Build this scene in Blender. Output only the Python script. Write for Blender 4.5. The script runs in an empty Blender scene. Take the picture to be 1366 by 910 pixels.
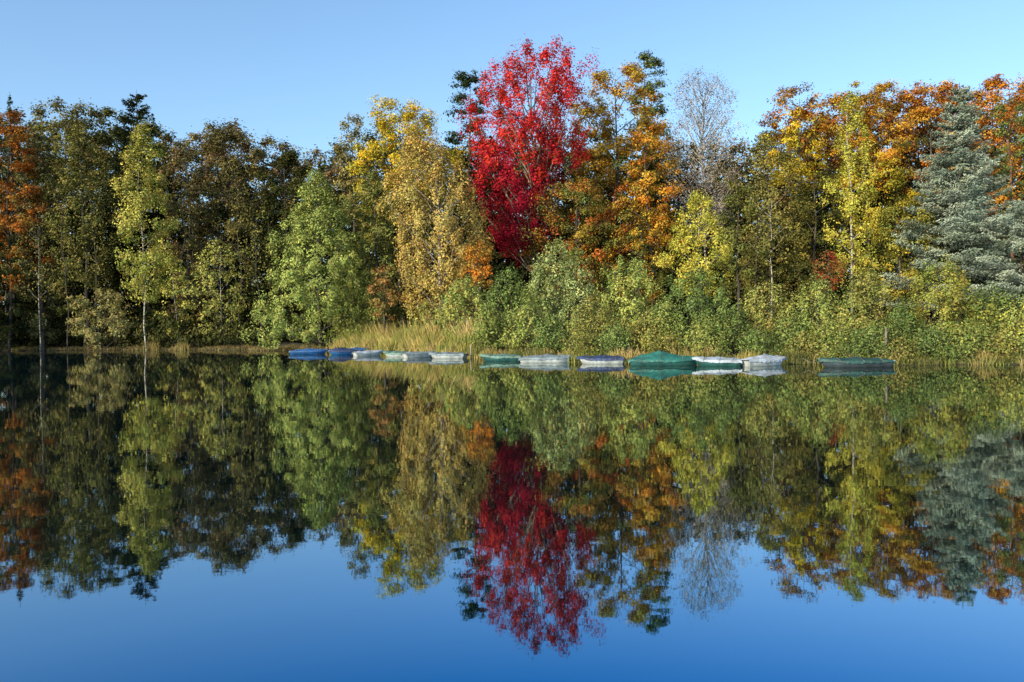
import bpy, math, random
import numpy as np
from mathutils import Matrix, Vector, Euler
sc = bpy.context.scene
F=1138.0; CAMH=2.0
PITCH=-math.radians(0.70); ROLL=0.013
# ---------------------------------------------------------------- camera
cam_d=bpy.data.cameras.new("camera"); cam=bpy.data.objects.new("camera",cam_d)
sc.collection.objects.link(cam); sc.camera=cam
cam_d.lens=36.0*F/1366.0; cam_d.sensor_width=36; cam_d.clip_end=8000; cam_d.clip_start=0.1
R=Matrix.Rotation(math.pi/2+PITCH,3,'X') @ Matrix.Rotation(-ROLL,3,'Z')
M=R.to_4x4(); M.translation=Vector((0,0,CAMH)); cam.matrix_world=M
def W(px,py,d):
    v=R@Vector(((px-683)/F,-(py-455)/F,-1.0)); k=d/v.y
    return np.array([v.x*k,d,CAMH+v.z*k])
# ---------------------------------------------------------------- world & sun
SUN_EL=23; az_x,az_y=-0.69,-0.72
w=bpy.data.worlds.new("World"); sc.world=w; w.use_nodes=True
nt=w.node_tree; bg=nt.nodes["Background"]
sky=nt.nodes.new("ShaderNodeTexSky"); sky.sky_type='NISHITA'; sky.sun_disc=False
sky.sun_elevation=math.radians(SUN_EL); sky.sun_rotation=math.atan2(az_x,az_y)%(2*math.pi)
sky.air_density=1.0; sky.dust_density=1.5; sky.ozone_density=2.4
ml=nt.nodes.new("ShaderNodeVectorMath"); ml.operation='MULTIPLY'; ml.inputs[1].default_value=(1.68,1.88,1.95)
nt.links.new(sky.outputs[0],ml.inputs[0]); nt.links.new(ml.outputs[0],bg.inputs[0]); bg.inputs[1].default_value=0.132
sd=bpy.data.lights.new("sun",'SUN'); sd.energy=5.0; sd.angle=math.radians(0.5); sd.color=(1,0.86,0.58)
so=bpy.data.objects.new("sun",sd); sc.collection.objects.link(so)
v=Vector((az_x,az_y,0)).normalized()*math.cos(math.radians(SUN_EL)); v.z=math.sin(math.radians(SUN_EL))
so.rotation_euler=v.to_track_quat('Z','Y').to_euler()
sc.view_settings.view_transform='Standard'; sc.view_settings.look='None'; sc.view_settings.exposure=0

# ---------------------------------------------------------------- materials
def newmat(n):
    m=bpy.data.materials.new(n); m.use_nodes=True; m.node_tree.nodes.clear(); return m,m.node_tree.nodes,m.node_tree.links
def leaf_mat():
    m,n,l=newmat("leaves")
    o=n.new("ShaderNodeOutputMaterial"); a=n.new("ShaderNodeAttribute"); a.attribute_name="Col"
    d=n.new("ShaderNodeBsdfDiffuse"); t=n.new("ShaderNodeBsdfTranslucent"); mx=n.new("ShaderNodeMixShader"); mx.inputs[0].default_value=0.18
    l.new(a.outputs[0],d.inputs[0]); l.new(a.outputs[0],t.inputs[0])
    l.new(d.outputs[0],mx.inputs[1]); l.new(t.outputs[0],mx.inputs[2]); l.new(mx.outputs[0],o.inputs[0]); return m
def bark_mat(name,c1,c2,scale=(3,3,14),thr=(0.4,0.6)):
    m,n,l=newmat(name)
    o=n.new("ShaderNodeOutputMaterial"); p=n.new("ShaderNodeBsdfPrincipled"); p.inputs["Roughness"].default_value=0.85
    tc=n.new("ShaderNodeTexCoord"); mp=n.new("ShaderNodeMapping"); mp.inputs["Scale"].default_value=scale
    ns=n.new("ShaderNodeTexNoise"); ns.inputs["Scale"].default_value=1.0; ns.inputs["Detail"].default_value=6
    cr=n.new("ShaderNodeValToRGB"); cr.color_ramp.elements[0].position=thr[0]; cr.color_ramp.elements[1].position=thr[1]
    cr.color_ramp.elements[0].color=(*c1,1); cr.color_ramp.elements[1].color=(*c2,1)
    l.new(tc.outputs["Object"],mp.inputs[0]); l.new(mp.outputs[0],ns.inputs[0]); l.new(ns.outputs[0],cr.inputs[0])
    l.new(cr.outputs[0],p.inputs["Base Color"]); l.new(p.outputs[0],o.inputs[0]); return m
LEAF=leaf_mat()
BARK=bark_mat("bark",(0.035,0.028,0.022),(0.09,0.075,0.06),(4,4,1.2))
BIRCH=bark_mat("birch_bark",(0.06,0.05,0.05),(0.42,0.38,0.32),(1.2,1.2,5),(0.4,0.55))
PINEB=bark_mat("pine_bark",(0.12,0.06,0.03),(0.36,0.18,0.09),(4,4,1.2))
PALEB=bark_mat("maple_bark",(0.14,0.11,0.09),(0.32,0.27,0.21),(3,3,1.2))

# ---------------------------------------------------------------- terrain
shore_px=[(0,126),(110,119),(200,114),(300,106),(385,97),(480,86),(560,75),(620,67),(660,58),(760,52),(840,48.5),(940,46.8),(1050,45.2),(1190,42.6),(1290,41.5),(1366,41)]
sx=[(px-683)/F*d for px,d in shore_px]; sy=[d for px,d in shore_px]
o_=np.argsort(sx); sx=list(np.array(sx)[o_]); sy=list(np.array(sy)[o_])
sx=[-4000,-112,-100,-84,-78]+sx+[36,50,72,4000]; sy=[-200,-60,30,70,110]+sy+[34,8,-60,-200]
def shoreY(x): return np.interp(x,sx,sy)+0.5*np.sin(np.asarray(x)*0.9)+0.35*np.sin(np.asarray(x)*2.3+1)+.8
def gz(x,y):
    x=np.asarray(x,float); y=np.asarray(y,float)
    s=np.maximum((y-shoreY(x))*0.8,-14-y)
    z=np.where(s<0,np.maximum(-2.0,s*0.35),0.0)
    z=z+np.where(s>=0,0.35*(1-np.exp(-np.maximum(s,0)/0.7))+np.minimum(np.maximum(s,0)*0.02,1.5),0)
    n=0.12*np.sin(x*0.7+y*0.31)+0.1*np.sin(x*0.23-y*0.5)+0.06*np.sin(x*1.9+y*1.3)
    return z+n*np.clip(s*0.2,0,1)
def axis(a,b,step,far):
    core=np.arange(a,b+step,step); k=np.geomspace(step*1.5,far,26)
    return np.concatenate([(a-k)[::-1],core,b+k])
gxs=axis(-110,70,1.0,3500); gys=axis(20,175,1.0,3500)
GX,GY=np.meshgrid(gxs,gys); GZ=gz(GX,GY)
def quick_mesh(name,V,Fq,mats,mi=None,col=None,smooth=False):
    me=bpy.data.meshes.new(name); V=np.asarray(V,np.float32); Fq=np.asarray(Fq,np.int32)
    me.vertices.add(len(V)); me.vertices.foreach_set("co",V.ravel())
    k=Fq.shape[1]; me.loops.add(Fq.size); me.loops.foreach_set("vertex_index",Fq.ravel())
    me.polygons.add(len(Fq)); me.polygons.foreach_set("loop_start",np.arange(0,Fq.size,k,dtype=np.int32))
    for m in mats: me.materials.append(m)
    if mi is not None: me.polygons.foreach_set("material_index",np.asarray(mi,np.int32))
    if smooth: me.polygons.foreach_set("use_smooth",np.ones(len(Fq),bool))
    if col is not None:
        a=me.color_attributes.new("Col",'FLOAT_COLOR','POINT'); c=np.ones((len(V),4),np.float32); c[:,:3]=col
        a.data.foreach_set("color",c.ravel())
    me.update(calc_edges=True)
    return me
def link(name,me,parent=None,loc=None):
    o=bpy.data.objects.new(name,me); sc.collection.objects.link(o)
    if parent is not None: o.parent=parent
    if loc is not None: o.location=loc
    return o
ny,nx=GX.shape
idx=np.arange(nx*ny).reshape(ny,nx)
Fg=np.stack([idx[:-1,:-1],idx[:-1,1:],idx[1:,1:],idx[1:,:-1]],-1).reshape(-1,4)
m,n,l=newmat("forest_floor")
o=n.new("ShaderNodeOutputMaterial"); p=n.new("ShaderNodeBsdfPrincipled"); p.inputs["Roughness"].default_value=0.95
tc=n.new("ShaderNodeTexCoord"); n1=n.new("ShaderNodeTexNoise"); n1.inputs["Scale"].default_value=0.5; n1.inputs["Detail"].default_value=10; n1.inputs["Roughness"].default_value=0.7
cr=n.new("ShaderNodeValToRGB"); e=cr.color_ramp.elements
e[0].position=0.35; e[0].color=(0.025,0.022,0.012,1); e[1].position=0.7; e[1].color=(0.12,0.08,0.04,1)
x=e.new(0.5); x.color=(0.045,0.045,0.018,1)
l.new(tc.outputs["Object"],n1.inputs[0]); l.new(n1.outputs[0],cr.inputs[0]); l.new(cr.outputs[0],p.inputs["Base Color"])
bp=n.new("ShaderNodeBump"); bp.inputs["Distance"].default_value=0.2; n2=n.new("ShaderNodeTexNoise"); n2.inputs["Scale"].default_value=5; n2.inputs["Detail"].default_value=6
l.new(tc.outputs["Object"],n2.inputs[0]); l.new(n2.outputs[0],bp.inputs["Height"]); l.new(bp.outputs[0],p.inputs["Normal"]); l.new(p.outputs[0],o.inputs[0])
link("ground",quick_mesh("ground",np.stack([GX,GY,GZ],-1).reshape(-1,3),Fg,[m],smooth=True))

# ---------------------------------------------------------------- water
m,n,l=newmat("lake_water")
o=n.new("ShaderNodeOutputMaterial"); g=n.new("ShaderNodeBsdfGlossy"); g.inputs["Roughness"].default_value=0.018
df=n.new("ShaderNodeBsdfDiffuse"); df.inputs[0].default_value=(0.0006,0.0024,0.0032,1)
lw=n.new("ShaderNodeLayerWeight"); lw.inputs[0].default_value=0.5
cr=n.new("ShaderNodeValToRGB"); e=cr.color_ramp.elements
e[0].position=0.61; e[0].color=(0.045,0.25,0.46,1); e[1].position=0.97; e[1].color=(0.72,0.73,0.71,1)
for p_,c_ in ((.70,(.25,.40,.53,1)),(.80,(.44,.52,.57,1))):
    x=e.new(p_); x.color=c_
l.new(lw.outputs["Facing"],cr.inputs[0]); l.new(cr.outputs[0],g.inputs[0])
ad=n.new("ShaderNodeAddShader"); l.new(g.outputs[0],ad.inputs[0]); l.new(df.outputs[0],ad.inputs[1])
tc=n.new("ShaderNodeTexCoord"); n1=n.new("ShaderNodeTexNoise"); n1.inputs["Scale"].default_value=1.3; n1.inputs["Detail"].default_value=4
bp=n.new("ShaderNodeBump"); bp.inputs["Strength"].default_value=0.055; bp.inputs["Distance"].default_value=0.02
l.new(tc.outputs["Object"],n1.inputs[0]); l.new(n1.outputs[0],bp.inputs["Height"]); l.new(bp.outputs[0],g.inputs["Normal"])
l.new(ad.outputs[0],o.inputs[0])
link("lake_water",quick_mesh("lake_water",[(-4500,-4500,0),(4500,-4500,0),(4500,4500,0),(-4500,4500,0)],[(0,1,2,3)],[m]))

# ---------------------------------------------------------------- plant builder
def nrm(a): return a/np.maximum(np.linalg.norm(a,axis=1,keepdims=True),1e-9)
NL=[0]
class Plant:
    def __init__(s,seed=0): s.V=[];s.F=[];s.M=[];s.C=[];s.n=0;s.rg=np.random.default_rng(seed)
    def add(s,V,Fq,mi,C):
        s.V.append(np.asarray(V,np.float32)); s.F.append(np.asarray(Fq)+s.n); s.M.append(np.full(len(Fq),mi)); s.C.append(np.broadcast_to(np.asarray(C,np.float32),(len(V),3)).copy()); s.n+=len(V)
    def tube(s,P,r,k=5):
        P=np.asarray(P,float); r=np.asarray(r,float); n=len(P)
        T=nrm(np.gradient(P,axis=0)); ref=np.array([0.31,0.17,0.93]) if abs(T[0,2])<0.8 else np.array([0.95,0.3,0.05])
        U=nrm(np.cross(T,ref)); Wv=np.cross(T,U); a=np.arange(k)*2*np.pi/k
        V=P[:,None]+r[:,None,None]*(U[:,None]*np.cos(a)[None,:,None]+Wv[:,None]*np.sin(a)[None,:,None])
        i=np.arange(n-1)[:,None]*k; j=np.arange(k)[None]; j2=(j+1)%k
        Fq=np.stack([i+j,i+j2,i+k+j2,i+k+j],-1).reshape(-1,4)
        s.add(V.reshape(-1,3),Fq,0,(0.1,0.1,0.1))
    def leaves(s,P,N,L,Wd,C,axis=None):
        n=len(P); NL[0]+=n; rg=s.rg; N=nrm(N)
        A=rg.normal(size=(n,3)) if axis is None else axis+rg.normal(size=(n,3))*0.25
        U=nrm(A-N*np.sum(A*N,1,keepdims=True)); Vv=np.cross(N,U)
        sc_=rg.uniform(0.6,1.35,(n,1)); U=U*L*sc_/2; Vv=Vv*Wd*sc_/2
        V=np.stack([P-U,P+Vv-U*0.1,P+U,P-Vv-U*0.1],1).reshape(-1,3)
        s.add(V,np.arange(4*n).reshape(-1,4),1,np.repeat(C,4,0))
    def mesh(s,name,bark):
        return quick_mesh(name,np.concatenate(s.V),np.concatenate(s.F),[bark,LEAF],np.concatenate(s.M),np.concatenate(s.C))
def pal(rg,P,n):
    P=np.array(P,float); a=P[rg.integers(len(P),size=n)]; b=P[rg.integers(len(P),size=n)]; t=rg.uniform(0,1,(n,1))*0.7
    return a*(1-t)+b*t
PROF={'oval':[(0,.45),(.15,.8),(.4,1),(.65,.95),(.85,.7),(1,.2)],
 'oak':[(0,.6),(.2,.9),(.5,1),(.75,.95),(.9,.72),(1,.35)],
 'birch':[(0,.45),(.15,.85),(.35,1),(.6,.8),(.8,.5),(1,.08)],
 'cone':[(0,.9),(.1,1),(.35,.88),(.6,.66),(.8,.42),(1,.06)],
 'bush':[(0,.95),(.25,1),(.5,.93),(.75,.72),(.9,.45),(1,.12)],
 'slim':[(0,.6),(.3,1),(.7,.8),(1,.1)]}
def broad(pl,base,ztop,zcb,Rm,prof,palette,d,lai=4.5,slope=0.7,rc=0.75,squash=0.75,nprim=None,leafk=0.0026,trunk=None,cx=None,lowpal=None,droop=0.0,stems=1,leafy=1.0,aspect=0.62,jit=0.3,fill=0.5,lump=1.0):
    rg=pl.rg; Hc=ztop-zcb; K=np.array(prof)
    kmean=np.interp(np.linspace(0,1,30),K[:,0],K[:,1]).mean()
    area=2*Rm*Hc*kmean; L=leafk*d; Wd=L*aspect
    nleaf=int(lai*area/(L*Wd*0.5)*0.72*leafy)
    ncl=max(16,int(area*2.0/(rc*rc*1.6)))
    if nprim is None: nprim=int(np.clip(ncl/9,14,50))
    tr=trunk if trunk else 0.009*(ztop-base[2])+0.03
    bz=base[2]-0.3
    ts=np.linspace(0,1,9); wob=np.cumsum(rg.normal(size=(9,2))*0.012*(ztop-bz),0)*0.5; wob-=wob[0]
    TP=np.stack([base[0]+wob[:,0],base[1]+wob[:,1],bz+ts*(ztop*0.95-bz)],1)
    if stems==1: pl.tube(TP,tr*(1-ts)**0.8+0.02,7)
    ph=rg.uniform(0,6.28,4)
    def hull(t,az): return np.interp(t,K[:,0],K[:,1])*Rm*(1+lump*(.16*np.sin(2*az+ph[0]+7*t)+.14*np.sin(3*az+ph[1]-13*t)+.1*np.sin(5*az+ph[2]+23*t)))
    def offx(t): return 0*t if cx is None else np.interp(t,[q[0] for q in cx],[q[1] for q in cx])
    tip=[];
    nb_=int(ncl*(1-fill))
    for j in range(nprim):
        t=(j+rg.uniform(0,1))/nprim; t=t**0.9
        az=j*2.39996+rg.uniform(-.5,.5); r=float(hull(t,az))*rg.uniform(0.7,1.02)
        z=zcb+t*Hc; off=float(offx(t))
        end=np.array([base[0]+off+r*math.cos(az),base[1]+r*math.sin(az),z])
        if stems>1:
            st=np.array([base[0]+rg.normal()*Rm*0.25,base[1]+rg.normal()*Rm*0.25,bz])
        else:
            zs=max(z-(r+abs(off)*0.5)*slope, bz+(zcb-bz)*0.75); zs=min(zs,z+0.5)
            f=(zs-bz)/max(TP[-1,2]-bz,.1); f=min(f,1)
            st=np.array([np.interp(f,ts,TP[:,0]),np.interp(f,ts,TP[:,1]),zs])
        mid=(st+end)/2; ln=np.linalg.norm(end-st)
        mid[2]+= 0.08*ln if stems==1 else 0.0
        mid[:2]+=(end-mid)[:2]*0.2+rg.normal(size=2)*0.05*ln
        s_=np.linspace(0,1,5)[:,None]; Bp=(1-s_)**2*st+2*s_*(1-s_)*mid+s_**2*end
        br=min(tr*0.36,0.009*ln+0.02); pl.tube(Bp,br*(1-s_[:,0]*0.8),4)
        m_=max(2,int(round(nb_/nprim)))
        for k in range(m_):
            s=rg.uniform(0.35,1.0)**0.8; p=(1-s)**2*st+2*s*(1-s)*mid+s*s*end
            o=rg.normal(size=3); o/=np.linalg.norm(o); o[2]=o[2]*0.8+0.25*(1 if droop==0 else -0.3)
            q=p+o*(0.15*ln+0.3)*rg.uniform(0.5,1.1)
            q[2]=min(q[2],ztop-.2)
            tip.append(q)
            if k%2==0:
                pl.tube([p,(p+q)/2+np.array([0,0,.05*ln]),q],[br*0.45,br*0.3,br*0.12],3)
        tip.append(end)
    nf=int(ncl*fill)
    if nf:
        t=rg.uniform(0,1,nf); az=rg.uniform(0,6.2832,nf)
        keep=rg.uniform(0,1,nf)<np.interp(t,K[:,0],K[:,1])*1.2; t=t[keep];az=az[keep]
        r=hull(t,az)*rg.uniform(.35,1.0,len(t))**.6
        tip=np.concatenate([np.array(tip),np.stack([base[0]+offx(t)+r*np.cos(az),base[1]+r*np.sin(az),zcb+t*Hc+rg.normal(size=len(t))*.2],1)])
    T=np.array(tip); nc=len(T)
    wgt=rg.uniform(0.35,1.6,nc); cnt=(nleaf*wgt/wgt.sum()).astype(int)
    ci=np.repeat(np.arange(nc),cnt); n=len(ci)
    dr=nrm(rg.normal(size=(n,3))); rr=rg.uniform(0,1,(n,1))**0.5
    rr=rr*np.where(rg.uniform(0,1,(n,1))<.12,1.45,1)
    rad=(rc*rg.uniform(0.6,1.35,nc))[ci][:,None]
    o=dr*rr*rad; o[:,2]*=squash
    if droop>0: o[:,2]-=np.abs(rg.normal(size=n))*droop
    P=T[ci]+o
    C=pal(rg,palette,nc)
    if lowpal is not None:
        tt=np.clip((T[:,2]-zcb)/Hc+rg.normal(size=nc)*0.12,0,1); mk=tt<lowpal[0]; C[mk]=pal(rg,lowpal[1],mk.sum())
    C=C*rg.uniform(0.68,1.2,(nc,1))
    C=C[ci]*(1+rg.normal(size=(n,1))*jit*0.7)*(1+rg.normal(size=(n,3))*0.07)
    C=np.clip(C,0.004,0.8)
    ctr=np.array([base[0],base[1],zcb+Hc*0.4]); outw=nrm(P-ctr)
    N=rg.normal(size=(n,3))*0.40+dr*0.6+outw*0.7+np.array([0,0,0.2])
    P[:,2]=np.maximum(P[:,2],max(base[2]*.5,0.05)+rg.uniform(0,.25,n))
    pl.leaves(P,N,L,Wd,C)
def conifer(pl,base,ztop,zcb,Rm,palette,d,levels=28,nb=7,droop=0.15,up=0.0,dens=1.0,pw=0.85,leafk=0.0028,irr=0.15,tj=.4,thick=1.):
    rg=pl.rg; H=ztop-zcb; bz=base[2]-0.3
    ts=np.linspace(0,1,8); pl.tube(np.stack([np.full(8,base[0]),np.full(8,base[1]),bz+ts*(ztop-bz)],1),(0.014*(ztop-bz))*(1-ts)+0.02,7)
    L=leafk*d*1.25; Wd=L*0.32
    Ps=[];Ns=[];Cs=[];As=[]
    for i in range(levels):
        for b in range(nb):
            t=(i+rg.uniform(-tj,tj))/levels; t=min(max(t,0),0.995)
            r=Rm*(1-t)**pw*rg.uniform(1-irr*2,1+irr)+0.15; az=rg.uniform(0,2*math.pi)
            dv=np.array([math.cos(az),math.sin(az),0]); lat=np.array([-dv[1],dv[0],0])
            z=zcb+t*H; s=np.linspace(0,1,5)[:,None]
            up_=up+0.35*t+rg.normal()*.05
            B=np.array([base[0],base[1],z])+dv*r*s+np.array([0,0,1.])*(r*(up_*s-droop*np.sin(s*2.6)*1.0))
            pl.tube(B,(0.008*r+0.015)*(1-0.85*s[:,0]),3)
            n=int(dens*(r*r*0.22+r*0.9)/(L*Wd*0.5)*0.7)
            if n<4: n=4
            q=rg.uniform(0.12,1,n)**0.8; wdt=0.32*r*(np.sin(np.clip(q,0,1)*2.7))*0.8+0.12
            la=rg.normal(size=n)*0.5
            P=np.stack([np.interp(q,s[:,0],B[:,k]) for k in range(3)],1)+lat*(la*wdt)[:,None]
            P[:,2]+=(rg.normal(size=n)*0.06*(1+r*0.12)-np.abs(rg.normal(size=n))*0.10*(1+r*0.15))*thick
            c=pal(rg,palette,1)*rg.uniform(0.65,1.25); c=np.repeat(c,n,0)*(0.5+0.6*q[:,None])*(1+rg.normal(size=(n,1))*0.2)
            Ps.append(P);Ns.append(rg.normal(size=(n,3))*0.55+np.array([0,0,.6])+dv*0.7);Cs.append(np.clip(c,.003,.8));As.append(dv+lat*(np.sign(la)*0.8)[:,None])
    pl.leaves(np.concatenate(Ps),np.concatenate(Ns),L,Wd,np.concatenate(Cs),np.concatenate(As))

# palettes
RED=[(.58,.030,.032),(.46,.020,.026),(.66,.055,.04),(.56,.05,.028)]
CRIM=[(.34,.015,.035),(.44,.025,.035),(.26,.012,.026)]
GOLD=[(.62,.36,.045),(.52,.33,.045),(.60,.28,.035),(.40,.30,.06)]
ORANGE=[(.60,.23,.03),(.50,.16,.022),(.56,.31,.045),(.36,.13,.03)]
YGREEN=[(.52,.47,.08),(.56,.47,.08),(.40,.40,.07)]
YLEFT=[(.46,.43,.10),(.50,.43,.10),(.34,.36,.08)]
YELLOW=[(.64,.46,.035),(.58,.39,.03),(.42,.37,.05)]
OLIVE=[(.24,.215,.06),(.30,.25,.075),(.16,.165,.045)]
OLGOLD=[(.50,.37,.11),(.56,.41,.11),(.41,.33,.10),(.50,.31,.08)]
ALDER=[(.34,.38,.10),(.40,.42,.115),(.24,.29,.075)]
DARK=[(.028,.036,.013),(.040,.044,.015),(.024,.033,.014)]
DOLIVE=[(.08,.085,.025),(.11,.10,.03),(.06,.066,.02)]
BROWN=[(.26,.17,.08),(.20,.145,.07),(.30,.18,.09),(.18,.15,.06)]
BLUE=[(.28,.335,.25),(.36,.405,.31),(.19,.245,.19)]
PINE=[(.05,.075,.035),(.075,.10,.042),(.038,.06,.027)]
PINEL=[(.15,.19,.06),(.19,.20,.06)]
BUSH=[(.28,.35,.09),(.37,.40,.11),(.20,.26,.065),(.42,.41,.11)]
BUSHB=[(.34,.33,.09),(.42,.36,.10),(.24,.27,.07)]
BUSHD=[(.13,.18,.05),(.18,.23,.065),(.09,.13,.04)]
MIXG=[(.20,.21,.05),(.46,.18,.035),(.42,.29,.05),(.40,.1,.03),(.14,.17,.04)]
seedc=[100]
def place(px,ytop,ybot,d):
    top=W(px,ytop,d); x=top[0]; zb=W(px,ybot,d)[2]; g=float(gz(x,d)); return np.array([x,d,g]),top[2],max(zb,g+0.15)
def T(name,px,ytop,ybot,hw,d,kind,palette,bark=BARK,pl=None,**k):
    seedc[0]+=1; base,zt,zb=place(px,ytop,ybot,d); own=pl is None
    if own: pl=Plant(seedc[0])
    Rm=hw*d/F
    if 'cx' in k and k['cx']: k['cx']=[(a,b*d/F) for a,b in k['cx']]
    if kind=='conifer': conifer(pl,base,zt,zb,Rm,palette,d,**k)
    else:
        pr=PROF[kind] if isinstance(kind,str) else kind
        broad(pl,base,zt,zb,Rm,pr,palette,d,**k)
    if own: return link(name,pl.mesh(name,bark))

# ---- featured trees
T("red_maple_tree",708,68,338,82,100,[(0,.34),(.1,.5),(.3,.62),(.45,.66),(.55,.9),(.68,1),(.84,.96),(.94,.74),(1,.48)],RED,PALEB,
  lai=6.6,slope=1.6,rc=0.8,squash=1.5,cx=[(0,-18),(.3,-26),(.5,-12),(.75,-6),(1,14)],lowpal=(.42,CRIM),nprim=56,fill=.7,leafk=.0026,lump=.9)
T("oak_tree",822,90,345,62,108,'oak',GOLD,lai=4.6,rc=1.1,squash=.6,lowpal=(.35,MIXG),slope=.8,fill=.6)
T("oak_tree",866,165,330,36,100,'oak',ORANGE+GOLD,lai=3.6,rc=.9,squash=.6)
T("oak_tree",765,245,400,62,95,'oak',MIXG,lai=4,rc=.9)
T("oak_tree",850,280,400,55,92,'oak',MIXG[:1]+DOLIVE+ORANGE[:1]+GOLD[:1],lai=4,rc=.9)
T("scots_pine_tree",622,95,300,32,118,'oval',PINE,PINEB,lai=4.2,rc=.9,squash=.5,slope=.1)
T("scots_pine_tree",866,72,250,30,118,'oval',PINEL,PINEB,lai=4.4,rc=.9,squash=.5,slope=.2,fill=.6)
T("birch_tree",935,97,300,54,104,'oak',[(.42,.37,.33),(.36,.3,.25),(.3,.24,.16)],BIRCH,lai=1.3,rc=1.0,leafk=.0018,nprim=130,slope=1.2,squash=1.0,trunk=.15)
T("birch_tree",583,178,420,66,88,[(0,.6),(.15,.92),(.4,1),(.65,.88),(.85,.66),(1,.3)],OLGOLD,BIRCH,lai=5.4,slope=1.1,rc=.65,squash=1.5,droop=.4,cx=[(0,5),(.6,-4),(1,-24)],trunk=.16,fill=.78,lump=.6)
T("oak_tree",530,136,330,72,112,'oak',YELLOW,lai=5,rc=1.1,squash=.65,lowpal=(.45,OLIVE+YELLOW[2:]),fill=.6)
T("oak_tree",470,152,300,24,122,'oval',[(.34,.27,.09),(.28,.24,.09)],lai=3,rc=.9)
T("alder_tree",424,230,466,88,98,'cone',ALDER,lai=5.8,slope=.6,rc=.75,squash=1.1,nprim=60,fill=.8,lump=.6)
T("alder_tree",497,225,430,42,101,'cone',[(.2,.22,.06),(.27,.26,.07)],lai=4.5,rc=.8)
T("birch_tree",932,255,390,46,68,'birch',YGREEN,BIRCH,lai=4.8,slope=.8,rc=.5,squash=1.,droop=.15,trunk=.07,fill=.65)
T("birch_tree",1136,120,375,34,84,'slim',YGREEN,BIRCH,lai=3.0,slope=1.0,rc=.7,squash=1.1,droop=.2,trunk=.13)
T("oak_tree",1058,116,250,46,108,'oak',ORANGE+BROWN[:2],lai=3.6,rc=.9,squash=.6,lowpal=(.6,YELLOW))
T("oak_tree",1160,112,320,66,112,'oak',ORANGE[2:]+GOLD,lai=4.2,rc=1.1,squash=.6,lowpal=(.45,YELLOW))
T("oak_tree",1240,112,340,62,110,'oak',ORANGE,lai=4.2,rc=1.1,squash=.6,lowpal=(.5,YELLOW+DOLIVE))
T("oak_tree",1345,104,340,68,110,'oak',ORANGE,lai=4.2,rc=1.1,squash=.6)
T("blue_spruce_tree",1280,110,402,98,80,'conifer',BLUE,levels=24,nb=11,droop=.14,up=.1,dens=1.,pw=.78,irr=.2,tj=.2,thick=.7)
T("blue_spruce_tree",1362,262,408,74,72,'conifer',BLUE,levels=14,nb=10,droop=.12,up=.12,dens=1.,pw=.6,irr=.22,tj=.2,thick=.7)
T("scots_pine_tree",1352,135,260,34,86,'oak',PINEL,PINEB,lai=3.,rc=.7,squash=.5)
# left side
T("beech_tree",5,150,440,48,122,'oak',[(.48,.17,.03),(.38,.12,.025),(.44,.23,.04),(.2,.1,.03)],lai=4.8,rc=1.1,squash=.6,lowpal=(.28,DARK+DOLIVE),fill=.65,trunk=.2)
T("birch_tree",190,166,395,40,115,'slim',YLEFT,BIRCH,lai=4.8,slope=1,rc=.95,squash=.9,droop=.3,trunk=.10,fill=.6)
T("birch_tree",236,345,455,20,114,'oval',YLEFT,BIRCH,lai=2.5,rc=.6,trunk=.06)
T("oak_tree",108,170,430,44,123,'oval',OLIVE+DOLIVE[:1],BARK,lai=4.2,rc=1,squash=1)
T("oak_tree",52,180,455,38,124,'oval',[(.18,.18,.06),(.17,.14,.06)],BARK,lai=4,rc=.9)
T("oak_tree",245,190,430,36,122,'oval',[(.28,.19,.09),(.22,.17,.075),(.15,.14,.045)],BARK,lai=4,rc=.9)
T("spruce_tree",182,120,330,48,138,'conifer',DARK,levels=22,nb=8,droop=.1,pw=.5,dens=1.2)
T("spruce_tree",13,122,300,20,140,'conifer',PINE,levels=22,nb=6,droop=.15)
T("birch_tree",292,320,454,40,112,'oval',[(.42,.39,.10),(.30,.30,.08)],BIRCH,lai=2.6,rc=.6,trunk=.06)
T("hawthorn_bush",138,385,464,46,118,'bush',[(.38,.31,.12),(.32,.29,.10)],lai=4,rc=.7,stems=5)
T("oak_tree",300,165,430,54,126,'oval',[(.17,.14,.05),(.14,.12,.045)],lai=4.3,rc=1.2)
T("oak_tree",385,205,455,50,120,'oval',DARK+DOLIVE,lai=4.5,rc=1.1)
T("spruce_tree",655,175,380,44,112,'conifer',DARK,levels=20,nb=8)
T("oak_tree",1025,185,400,48,98,'oval',OLIVE,BARK,lai=3.8,rc=.8,squash=1)
T("oak_tree",985,250,400,36,90,'oval',[(.13,.145,.04),(.2,.2,.055)],BARK,lai=3.8,rc=.7)
T("alder_tree",1090,230,400,48,90,'oval',DOLIVE+[(.28,.23,.05)],lai=4,rc=.8)
T("rowan_bush",1105,335,385,24,80,'oval',[(.3,.06,.03),(.2,.14,.04)],lai=3,rc=.5)
T("rowan_bush",638,325,385,24,84,'oval',[(.52,.19,.03),(.46,.27,.05)],lai=3.5,rc=.5)
T("rowan_bush",512,355,425,20,90,'oval',[(.34,.17,.06),(.27,.2,.06)],lai=3.5,rc=.5)
T("alder_tree",1200,265,400,48,82,'oval',[(.46,.37,.05),(.2,.22,.055)],lai=4,rc=.7)
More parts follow.
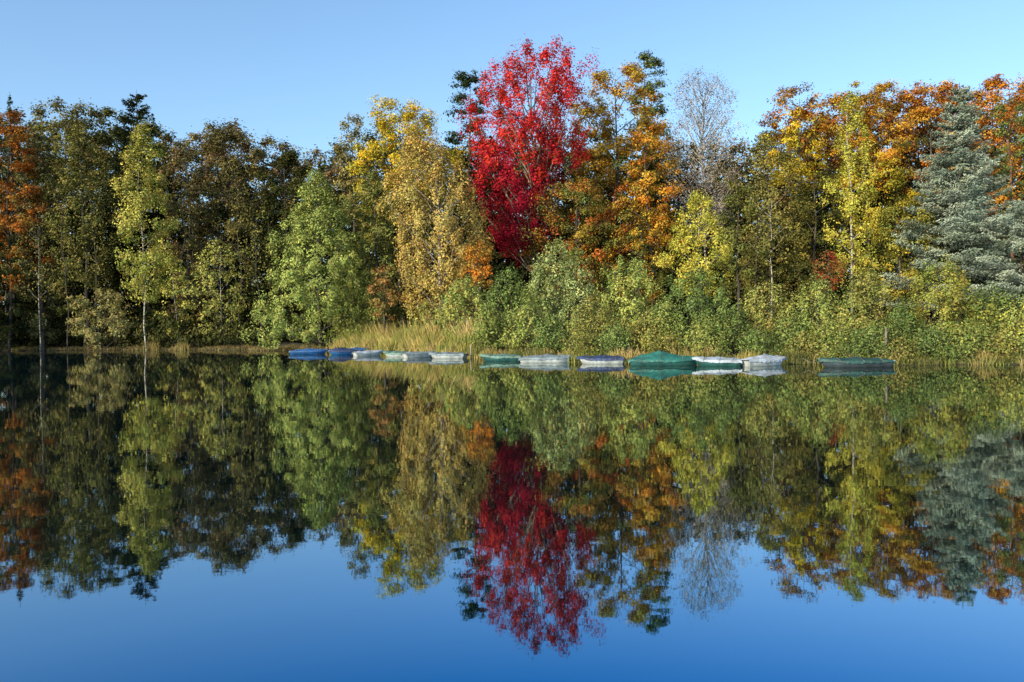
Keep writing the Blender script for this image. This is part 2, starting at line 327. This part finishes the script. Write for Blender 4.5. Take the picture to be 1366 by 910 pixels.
# shore bushes
GY_=[(.33,.38,.14),(.40,.43,.16),(.25,.30,.10)]
for i,(px,yt,hw,back,pp,mul) in enumerate([(618,372,40,9,BUSH,1),(676,360,34,10,BUSHD,1.2),(745,326,54,9,GY_,1),(705,385,32,4,BUSH,.85),(838,343,48,8,BUSH,1),(790,398,36,4.5,BUSHB,.9),(925,362,52,6.5,BUSHD,1.3),
   (885,402,30,4,BUSH,.9),(1022,380,42,4.5,BUSHB,1),(975,408,30,3.4,BUSHD,1),(1092,374,44,5,BUSH,.95),(1156,360,42,4.5,BUSHB,.9),(1255,354,62,4.5,[(.22,.27,.06),(.33,.33,.07),(.38,.30,.065)],1),(1205,404,34,3,BUSHD,1),(1322,385,38,4.5,BUSHD,1.2),(1366,402,34,2.4,ALDER+YGREEN[:1],1),(1410,370,50,3.4,BUSH,1),(862,418,30,3,BUSHB,.8),(1058,418,32,2.6,BUSHD,1.2),(572,402,26,9,BUSHB,1),
   (655,412,28,6,BUSH,.8),(735,424,28,2.4,BUSHD,1.2),(940,428,32,1.9,BUSH,.8),(1110,428,36,1.6,BUSH,.75),(1162,434,30,1.3,BUSHD,1.2),(1290,432,42,1.3,BUSH,.75),(1238,438,34,1.1,BUSHD,1.3),(820,430,26,2.2,BUSHD,1.2),(1010,440,34,1.5,BUSHD,1.2),(1075,446,30,1.1,BUSHB,.7),(1200,450,28,.9,BUSHB,.6),(1335,440,34,1.1,BUSHB,.7),(1370,446,30,1.,BUSHD,1.2),(890,445,26,1.6,BUSHB,.65),(780,440,26,2,BUSHB,.7),(1140,455,26,.8,BUSHD,1.1),(1264,458,30,.7,BUSHD,1.1)]):
    X_=0; dd=50
    for _ in range(6): X_=(px-683)/F*dd; dd=float(shoreY(X_))+back
    T("willow_bush",px,yt,490,hw,dd,'bush',[tuple(c*mul for c in q) for q in pp],lai=4.8,rc=.42,squash=1.3,stems=6,leafk=.0027,nprim=40,fill=.55,lump=1.2)

# ---- forest mass
pl=Plant(7)
rg=np.random.default_rng(3)
sky_px=[0,40,90,140,200,240,275,320,350,400,440,470,520,600,640,700,800,880,930,985,1020,1060,1110,1366,1500]
sky_y =[160,143,137,150,165,172,163,165,186,192,192,185,170,190,190,180,180,185,195,192,178,150,130,122,122]
sky_d =[140,142,142,142,140,138,138,136,134,132,130,128,126,124,122,120,120,118,118,118,118,118,118,116,116]
for px in np.arange(-60,1450,23):
    px_=px+rg.uniform(-7,7); yt=np.interp(px_,sky_px,sky_y)+rg.uniform(-6,12); d=np.interp(px_,sky_px,sky_d)+rg.uniform(-5,12)
    if px_<130: P=OLIVE+BROWN[3:]
    elif px_<230: P=DOLIVE+OLIVE
    elif px_<345: P=OLIVE[1:]+BROWN
    elif px_<450: P=BROWN+OLIVE[:1]
    elif px_<900: P=DOLIVE+OLIVE
    elif px_<1040: P=OLIVE+BROWN
    else: P=ORANGE+BROWN
    T("",px_,yt,400,34,d,'oak',P,pl=pl,lai=3.2,rc=1.3,leafk=.0032,nprim=16,lowpal=(.6,DARK+DOLIVE))  # dark lower crowns: forest-interior shade put into the leaf colour
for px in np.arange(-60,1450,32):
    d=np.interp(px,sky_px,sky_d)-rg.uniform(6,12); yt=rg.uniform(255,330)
    T("",px+rg.uniform(-8,8),yt,455,33,d,'oval',DARK+DOLIVE[:1],pl=pl,lai=2.8,rc=1.4,leafk=.0045,nprim=12)  # understory row; near-black leaves paint the shadowed gaps between trees
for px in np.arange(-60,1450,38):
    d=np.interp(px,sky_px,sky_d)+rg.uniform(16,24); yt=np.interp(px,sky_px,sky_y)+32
    T("",px+rg.uniform(-8,8),yt,455,46,d,'bush',DARK,pl=pl,lai=2.8,rc=2,leafk=.007,nprim=10)  # back row, shade of the deep forest painted as dark leaf colour
link("forest_trees",pl.mesh("forest_trees",BARK))
pl=Plant(8)
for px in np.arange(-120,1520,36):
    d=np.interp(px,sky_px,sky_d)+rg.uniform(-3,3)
    T("",px+rg.uniform(-8,8),rg.uniform(385,420),465,42,d,'bush',DARK,pl=pl,lai=4,rc=1.3,leafk=.0065,nprim=10,stems=3)  # leaf colour darkened to stand in for shade under the trees
for px in np.arange(-20,345,26):
    d=float(shoreY((px-683)/F*np.interp(px,[0,385],[128,98])))+rg.uniform(3,7)
    T("",px+rg.uniform(-8,8),rg.uniform(400,440),464,26,d,'bush',DARK+DOLIVE,pl=pl,lai=4,rc=.8,leafk=.0035,nprim=14,stems=4)  # left bank bushes, its shade partly painted into dark leaves
link("forest_undergrowth",pl.mesh("forest_undergrowth",BARK))
# side trees on the west shore, off to the left (they shade the left bank)
pl=Plant(9)
for (x_,y_,h_) in [(-84,112,18),(-88,102,19),(-92,92,20),(-95,82,21),(-98,70,22),(-104,58,23),(-98,100,21),(-105,86,22),(-112,70,23),(-110,100,22),(-96,116,19)]:
    b=np.array([x_,y_,float(gz(x_,y_))]); broad(pl,b,h_,1.5,6,PROF['oval'],DOLIVE+BROWN,100,lai=3,rc=1.6,leafk=.0065,nprim=18)
link("west_shore_trees",pl.mesh("west_shore_trees",BARK))

# ---- slender bare trunks in the forest edge
for (px,yt,yb,d,b) in [(1027,300,385,88,BIRCH),(50,345,440,119,BIRCH),(1006,260,400,89,BARK),(130,300,450,119,BARK),(245,240,440,117,BARK),(320,260,440,119,BARK),(86,300,445,118,BARK),(350,330,450,112,BARK)]:
    seedc[0]+=1; q=Plant(seedc[0]); base,zt,zb=place(px,yt-40,yb,d); h=zt-base[2]; s=np.linspace(0,1,8)
    wx=np.cumsum(q.rg.normal(size=8)*0.012*h); TP=np.stack([base[0]+wx-wx[0],base[1]+0*s,base[2]-.3+s*h],1); q.tube(TP,0.10*(1-s*.85),6)
    for j in range(9):
        t=q.rg.uniform(.45,.98); st=np.array([np.interp(t,s,TP[:,kk]) for kk in range(3)]); a=q.rg.uniform(0,6.28); ln=q.rg.uniform(1,2.5)
        q.tube([st,st+np.array([math.cos(a)*ln*.5,math.sin(a)*ln*.5,ln*.4]),st+np.array([math.cos(a)*ln,math.sin(a)*ln,ln])],[.04,.025,.012],3)
    n=400; P=TP[q.rg.integers(4,8,n)]+q.rg.normal(size=(n,3))*[1.1,1.1,1.3]; q.leaves(P,q.rg.normal(size=(n,3)),.28,.18,np.clip(pal(q.rg,OLIVE,n),.01,1))
    link("birch_tree" if b is BIRCH else "young_oak_tree",q.mesh("sapling",b))

# ---------------------------------------------------------------- grasses
def blades(name,X,Y,Hh,C,wd,seed,lean=.18):
    rg=np.random.default_rng(seed); n=len(X); Z=np.maximum(gz(X,Y),-0.05)
    a=rg.uniform(0,np.pi,n); u=np.stack([np.cos(a),np.sin(a),0*a],1)*wd/2
    B=np.stack([X,Y,Z],1); ld=rg.normal(size=(n,3))*lean; ld[:,2]=1
    Mi=B+ld*Hh[:,None]*.55; Tp=Mi+(ld+rg.normal(size=(n,3))*[.25,.25,0])*Hh[:,None]*.45
    V=np.stack([B-u,B+u,Mi+u*.8,Mi-u*.8,Tp+u*.1,Tp-u*.1],1).reshape(-1,3); i=np.arange(n)[:,None]*6
    Fq=np.concatenate([i+[0,1,2,3],i+[3,2,4,5]]); link(name,quick_mesh(name,V,Fq,[LEAF],None,np.repeat(C,6,0)))
rg=np.random.default_rng(21)
GR=[(.50,.38,.13),(.36,.35,.09),(.58,.43,.18),(.24,.27,.07)]
# tussocks of long grass behind the first boats
nt_=210; tx=rg.uniform((450-683)/F*92,-3.5,nt_); ty=shoreY(tx)+.5+rg.uniform(0,1,nt_)**1.3*9; th=rg.uniform(.4,1.9,nt_)*np.clip(.6+(ty-shoreY(tx))*.12,0,1.35)
k_=rg.integers(0,nt_,20000); n=len(k_); X=tx[k_]+rg.normal(size=n)*.45; Y=ty[k_]+rg.normal(size=n)*.4; tc_=pal(rg,GR,nt_)*rg.uniform(.65,1.2,(nt_,1))
blades("tall_grass",X,Y,th[k_]*rg.uniform(.5,1.2,n),np.clip(tc_[k_]*rg.uniform(.75,1.2,(n,1)),0,1),.07,1,lean=.3)
nt_=90; tx=rg.uniform(-4,30,nt_); ty=shoreY(tx)+rg.uniform(.1,.9,nt_); th=rg.uniform(.2,.75,nt_)
k_=rg.integers(0,nt_,7000); n=len(k_); X=tx[k_]+rg.normal(size=n)*.3; Y=ty[k_]+rg.normal(size=n)*.2; tc_=pal(rg,GR,nt_)*rg.uniform(.6,1.0,(nt_,1))
blades("grass_tussocks",X,Y,th[k_]*rg.uniform(.5,1.2,n),np.clip(tc_[k_]*rg.uniform(.75,1.2,(n,1)),0,1),.04,11,lean=.3)
n=16000; X=rg.uniform(-6,28,n); Y=shoreY(X)+rg.exponential(.5,n)
blades("shore_grass",X,Y,rg.uniform(.08,.3,n)*(1+1.2*np.clip(np.sin(X*1.3)+np.sin(X*.47+1),0,1)),np.clip(pal(rg,[(.10,.13,.04),(.15,.16,.05),(.2,.17,.07)],n)*rg.uniform(.6,1.2,(n,1)),0,1),.035,2)
n=9000; X=rg.uniform(-80,-20,n); Y=shoreY(X)+rg.exponential(1.2,n)
cl=(np.sin(X*.7)+np.sin(X*1.9+2))*.5
blades("bank_grass",X,Y,rg.uniform(.06,.25,n)*(1+np.clip(cl,0,1)),np.clip(pal(rg,[(.26,.2,.09),(.2,.18,.06),(.2,.13,.07)],n)*rg.uniform(.7,1.2,(n,1)),0,1),.08,3)
n=500; X=(198-683)/F*114+rg.normal(size=n)*.5; X[n//2:]+=5.5; Y=shoreY(X)+rg.uniform(-.6,.6,n)
blades("reeds",X,Y,rg.uniform(.5,1.2,n),pal(rg,[(.3,.26,.09),(.28,.2,.08)],n),.06,4)
# leaves floating on the lake
n=4200; X=rg.uniform(-60,34,n); Y=shoreY(X)-rg.exponential(10,n)-.5
ok=(Y>6); X=X[ok];Y=Y[ok];n=len(X); s=rg.uniform(.03,.07,n)*np.clip(Y/45,.4,2); a=rg.uniform(0,6.28,n); u=np.stack([np.cos(a)*s,np.sin(a)*s,0*s],1); vv=np.stack([-np.sin(a)*s*.6,np.cos(a)*s*.6,0*s],1)
B=np.stack([X,Y,np.full(n,.006)],1); V=np.stack([B-u,B-vv,B+u,B+vv],1).reshape(-1,3)
link("floating_leaves",quick_mesh("floating_leaves",V,np.arange(4*n).reshape(-1,4),[LEAF],None,np.repeat(np.clip(pal(rg,OLGOLD+ALDER,n),0,1),4,0)))

# ---------------------------------------------------------------- boats
def cloth(name,c,rough=.6,bump=.07):
    m,n,l=newmat(name); o=n.new("ShaderNodeOutputMaterial"); p=n.new("ShaderNodeBsdfPrincipled"); p.inputs["Roughness"].default_value=rough
    tc=n.new("ShaderNodeTexCoord"); ns=n.new("ShaderNodeTexNoise"); ns.inputs["Scale"].default_value=2.2; ns.inputs["Detail"].default_value=7
    cr=n.new("ShaderNodeValToRGB"); cr.color_ramp.elements[0].position=.3; cr.color_ramp.elements[1].position=.72
    cr.color_ramp.elements[0].color=(c[0]*.5,c[1]*.5,c[2]*.5,1); cr.color_ramp.elements[1].color=(min(c[0]*1.2,1),min(c[1]*1.2,1),min(c[2]*1.2,1),1)
    l.new(tc.outputs["Object"],ns.inputs[0]); l.new(ns.outputs[0],cr.inputs[0]); l.new(cr.outputs[0],p.inputs["Base Color"])
    bp=n.new("ShaderNodeBump"); bp.inputs["Distance"].default_value=bump; bp.inputs["Strength"].default_value=.7
    n2=n.new("ShaderNodeTexNoise"); n2.inputs["Scale"].default_value=4; n2.inputs["Distortion"].default_value=1.5; l.new(tc.outputs["Object"],n2.inputs[0]); l.new(n2.outputs[0],bp.inputs["Height"]); l.new(bp.outputs[0],p.inputs["Normal"])
    l.new(p.outputs[0],o.inputs[0]); return m
HW=cloth("white_hull",(.5,.5,.47),.35,.004); HD=cloth("dark_hull",(.05,.06,.06),.4,.004); HG=cloth("green_hull",(.03,.10,.08),.4,.004); ROPE=cloth("rope",(.3,.27,.2),.9)
HB=cloth("blue_hull",(.02,.10,.26),.4,.004)
C={k:cloth(k+"_tarpaulin",c) for k,c in dict(blue=(.03,.12,.32),navy=(.03,.05,.13),white=(.38,.43,.50),teal=(.02,.14,.115),green=(.03,.12,.08),grey=(.19,.24,.27),dark=(.02,.07,.06),mint=(.12,.22,.18)).items()}
def boat(px,py,wpx,yaw,cover,hull,peak=.22,peakpos=.5,L=None,seed=0,name="covered_rowing_boat"):
    rg=np.random.default_rng(seed+50)
    yh=442-ROLL*(px-683); d=CAMH*F/(py-yh); c=W(px,py,d); x0,y0=c[0],c[1]
    Bm=1.35
    if L is None: L=np.clip((wpx*d/F-Bm*abs(math.sin(yaw))*.7)/abs(math.cos(yaw)),2.6,4.8)
    nu=40; u=np.linspace(0,1,nu); X=(u-.5)*L
    hb=Bm/2*np.where(u<.45,.80+.20*np.sin(u/.45*np.pi/2),np.clip(1-((u-.45)/.55)**2.4,0.02,1))
    sheer=.29+.16*np.clip((u-.45)/.55,0,1)**2+.03*(1-u)**2
    root=bpy.data.objects.new(name,None); sc.collection.objects.link(root); root.location=(x0,y0,0); root.rotation_euler=(rg.uniform(-.03,.03),rg.uniform(-.012,.012),yaw)
    prof=[(0,-.16),(.55,-.12),(.84,.0),(.95,.14),(1,1)]
    ring=[(-a,b) for a,b in prof[::-1]]+prof[1:]
    V=[]
    for i in range(nu):
        for a,b in ring:
            z=b if b<.3 else sheer[i]
            if b<.3: z=b+.14*np.clip((u[i]-.7)/.3,0,1)**2
            low=1-(z+.16)/(sheer[i]+.16)
            dx=-.40*max(0,(u[i]-.7)/.3)**1.5*low+(.12*(1-u[i]/.1)*low if u[i]<.1 else 0)
            V.append((X[i]+dx,a*hb[i],z))
    k=len(ring); Fq=[(i*k+j,(i+1)*k+j,(i+1)*k+j+1,i*k+j+1) for i in range(nu-1) for j in range(k-1)]
    me=bpy.data.meshes.new("hull"); me.from_pydata(V,[],Fq+[tuple(range(k)),tuple(range((nu-1)*k,nu*k))[::-1]]); me.materials.append(hull); me.polygons.foreach_set("use_smooth",[True]*(len(Fq))+[False]*2); link("hull",me,root)
    q=Plant()
    for sg in (-1,1): q.tube(np.stack([X,sg*(hb+.014),sheer-.03],1),np.full(nu,.026),6)
    q.tube([(X[0]-.012,-hb[0],sheer[0]-.03),(X[0]-.012,0,sheer[0]-.03),(X[0]-.012,hb[0],sheer[0]-.03)],np.full(3,.026),6)
    link("gunwale",quick_mesh("gunwale",np.concatenate(q.V),np.concatenate(q.F),[HW if hull is not HW else HD],smooth=True),root)
    # tarpaulin stretched over thwarts and a ridge, with sags, draped skirt
    nv=31; vv=np.linspace(-1,1,nv); V=[]
    rp=peak*np.clip(1-np.abs(u-peakpos)/.42,0,1)**1.3+.05+peak*.15
    for c_ in (.18,.5,.78): rp=rp+.035*np.exp(-((u-c_)/.03)**2)
    rp=rp*np.clip(np.minimum(u/.12,(1-u)/.16),0.02,1)**.7
    skirt=.10+.035*np.abs(np.sin(u*9+seed))+.012*rg.normal(size=nu)
    ph=rg.uniform(0,6,5)
    for i in range(nu):
        endd=max(0,1-min(u[i],1-u[i])/.04)
        for j,a in enumerate(vv):
            s=abs(a); sgn=1 if a>=0 else -1
            if s>.8:
                f=(s-.8)/.2; y=hb[i]+.045+.018*math.sin(u[i]*60+ph[0]+sgn)*f; z=sheer[i]+.015-skirt[i]*f
            else:
                f=s/.8; y=(hb[i]+.04)*f
                z=sheer[i]+.02+rp[i]*(1-f**1.15)-.045*math.sin(f*math.pi)*(.6+.5*math.sin(u[i]*19+ph[1]+sgn))*(1-endd)
                z+=.014*math.sin(u[i]*46+f*7*sgn+ph[2])*f+.01*math.sin(u[i]*27-f*11+ph[3])
            z-=endd*.06
            V.append((X[i]*1.02,sgn*y,z))
    Fq=[(i*nv+j,(i+1)*nv+j,(i+1)*nv+j+1,i*nv+j+1) for i in range(nu-1) for j in range(nv-1)]
    link("tarpaulin",quick_mesh("tarpaulin",V,Fq,[cover],smooth=True),root)
    q=Plant()
    for i in (7,17,29):
        pts=[np.array(V[i*nv+j])+np.array([0,np.sign(vv[j])*.012,.010]) for j in range(nv)]; q.tube(pts,np.full(nv,.008),4)
    ang=-yaw+math.pi/2; tgt=np.array([math.cos(ang),math.sin(ang)])*2.2
    s=np.linspace(0,1,7); st=np.array([X[-1],0,sheer[-1]]); e=np.array([X[-1]+tgt[0],tgt[1],.4]); P=st+(e-st)*s[:,None]; P[:,2]-=.2*np.sin(s*np.pi); q.tube(P,np.full(7,.012),4)
    link("mooring_rope",quick_mesh("mooring_rope",np.concatenate(q.V),np.concatenate(q.F),[ROPE]),root)
    return root
r=math.radians
for i,b in enumerate([(412,473.5,50,r(6),'blue',HB,.18,.5),(461,474,48,r(205),'navy',HB,.28,.6),(492,475.5,38,r(30),'white',HW,.08,.5),(530,476.5,40,r(155),'mint',HW,.08,.5),(560,477.5,46,r(28),'grey',HW,.08,.4),(597,479,54,r(165),'grey',HW,.1,.5),
   (668,482.5,58,r(172),'mint',HG,.1,.4),(730,484.5,74,r(-14),'grey',HW,.12,.5),(802,486,66,r(168),'navy',HW,.12,.45),(887,488.3,96,r(-10),'teal',HG,.38,.42),(957,488.9,58,r(160),'white',HG,.1,.5),(1020,488.5,62,r(18),'white',HW,.2,.5),(1140,490.5,96,r(176),'dark',HD,.1,.5),(476,471.5,34,r(20),'blue',HB,.15,.5),(706,480.5,44,r(14),'mint',HW,.08,.5)]):
    boat(b[0],b[1],b[2],b[3],C[b[4]],b[5],b[6],b[7],seed=i)
# mooring posts
for (px,py,h) in [(1181,489,1.9),(955,486,1.0),(628,479,.9),(838,485,1.0),(1086,486,.8)]:
    yh=442-ROLL*(px-683); d=CAMH*F/(py-yh)+1.2; c=W(px,py,d); q=Plant(4); z=np.linspace(-1,h,6)
    q.tube(np.stack([c[0]+.03*z,d+0*z,z],1),np.array([.07,.075,.07,.07,.065,.055]),9); q.tube([(c[0]+.03*h,d,h-.01),(c[0]+.03*h,d,h+.03)],[.055,.02],9)
    link("mooring_post",quick_mesh("mooring_post",np.concatenate(q.V),np.concatenate(q.F),[PALEB],smooth=True))
print("LEAVES",NL[0])
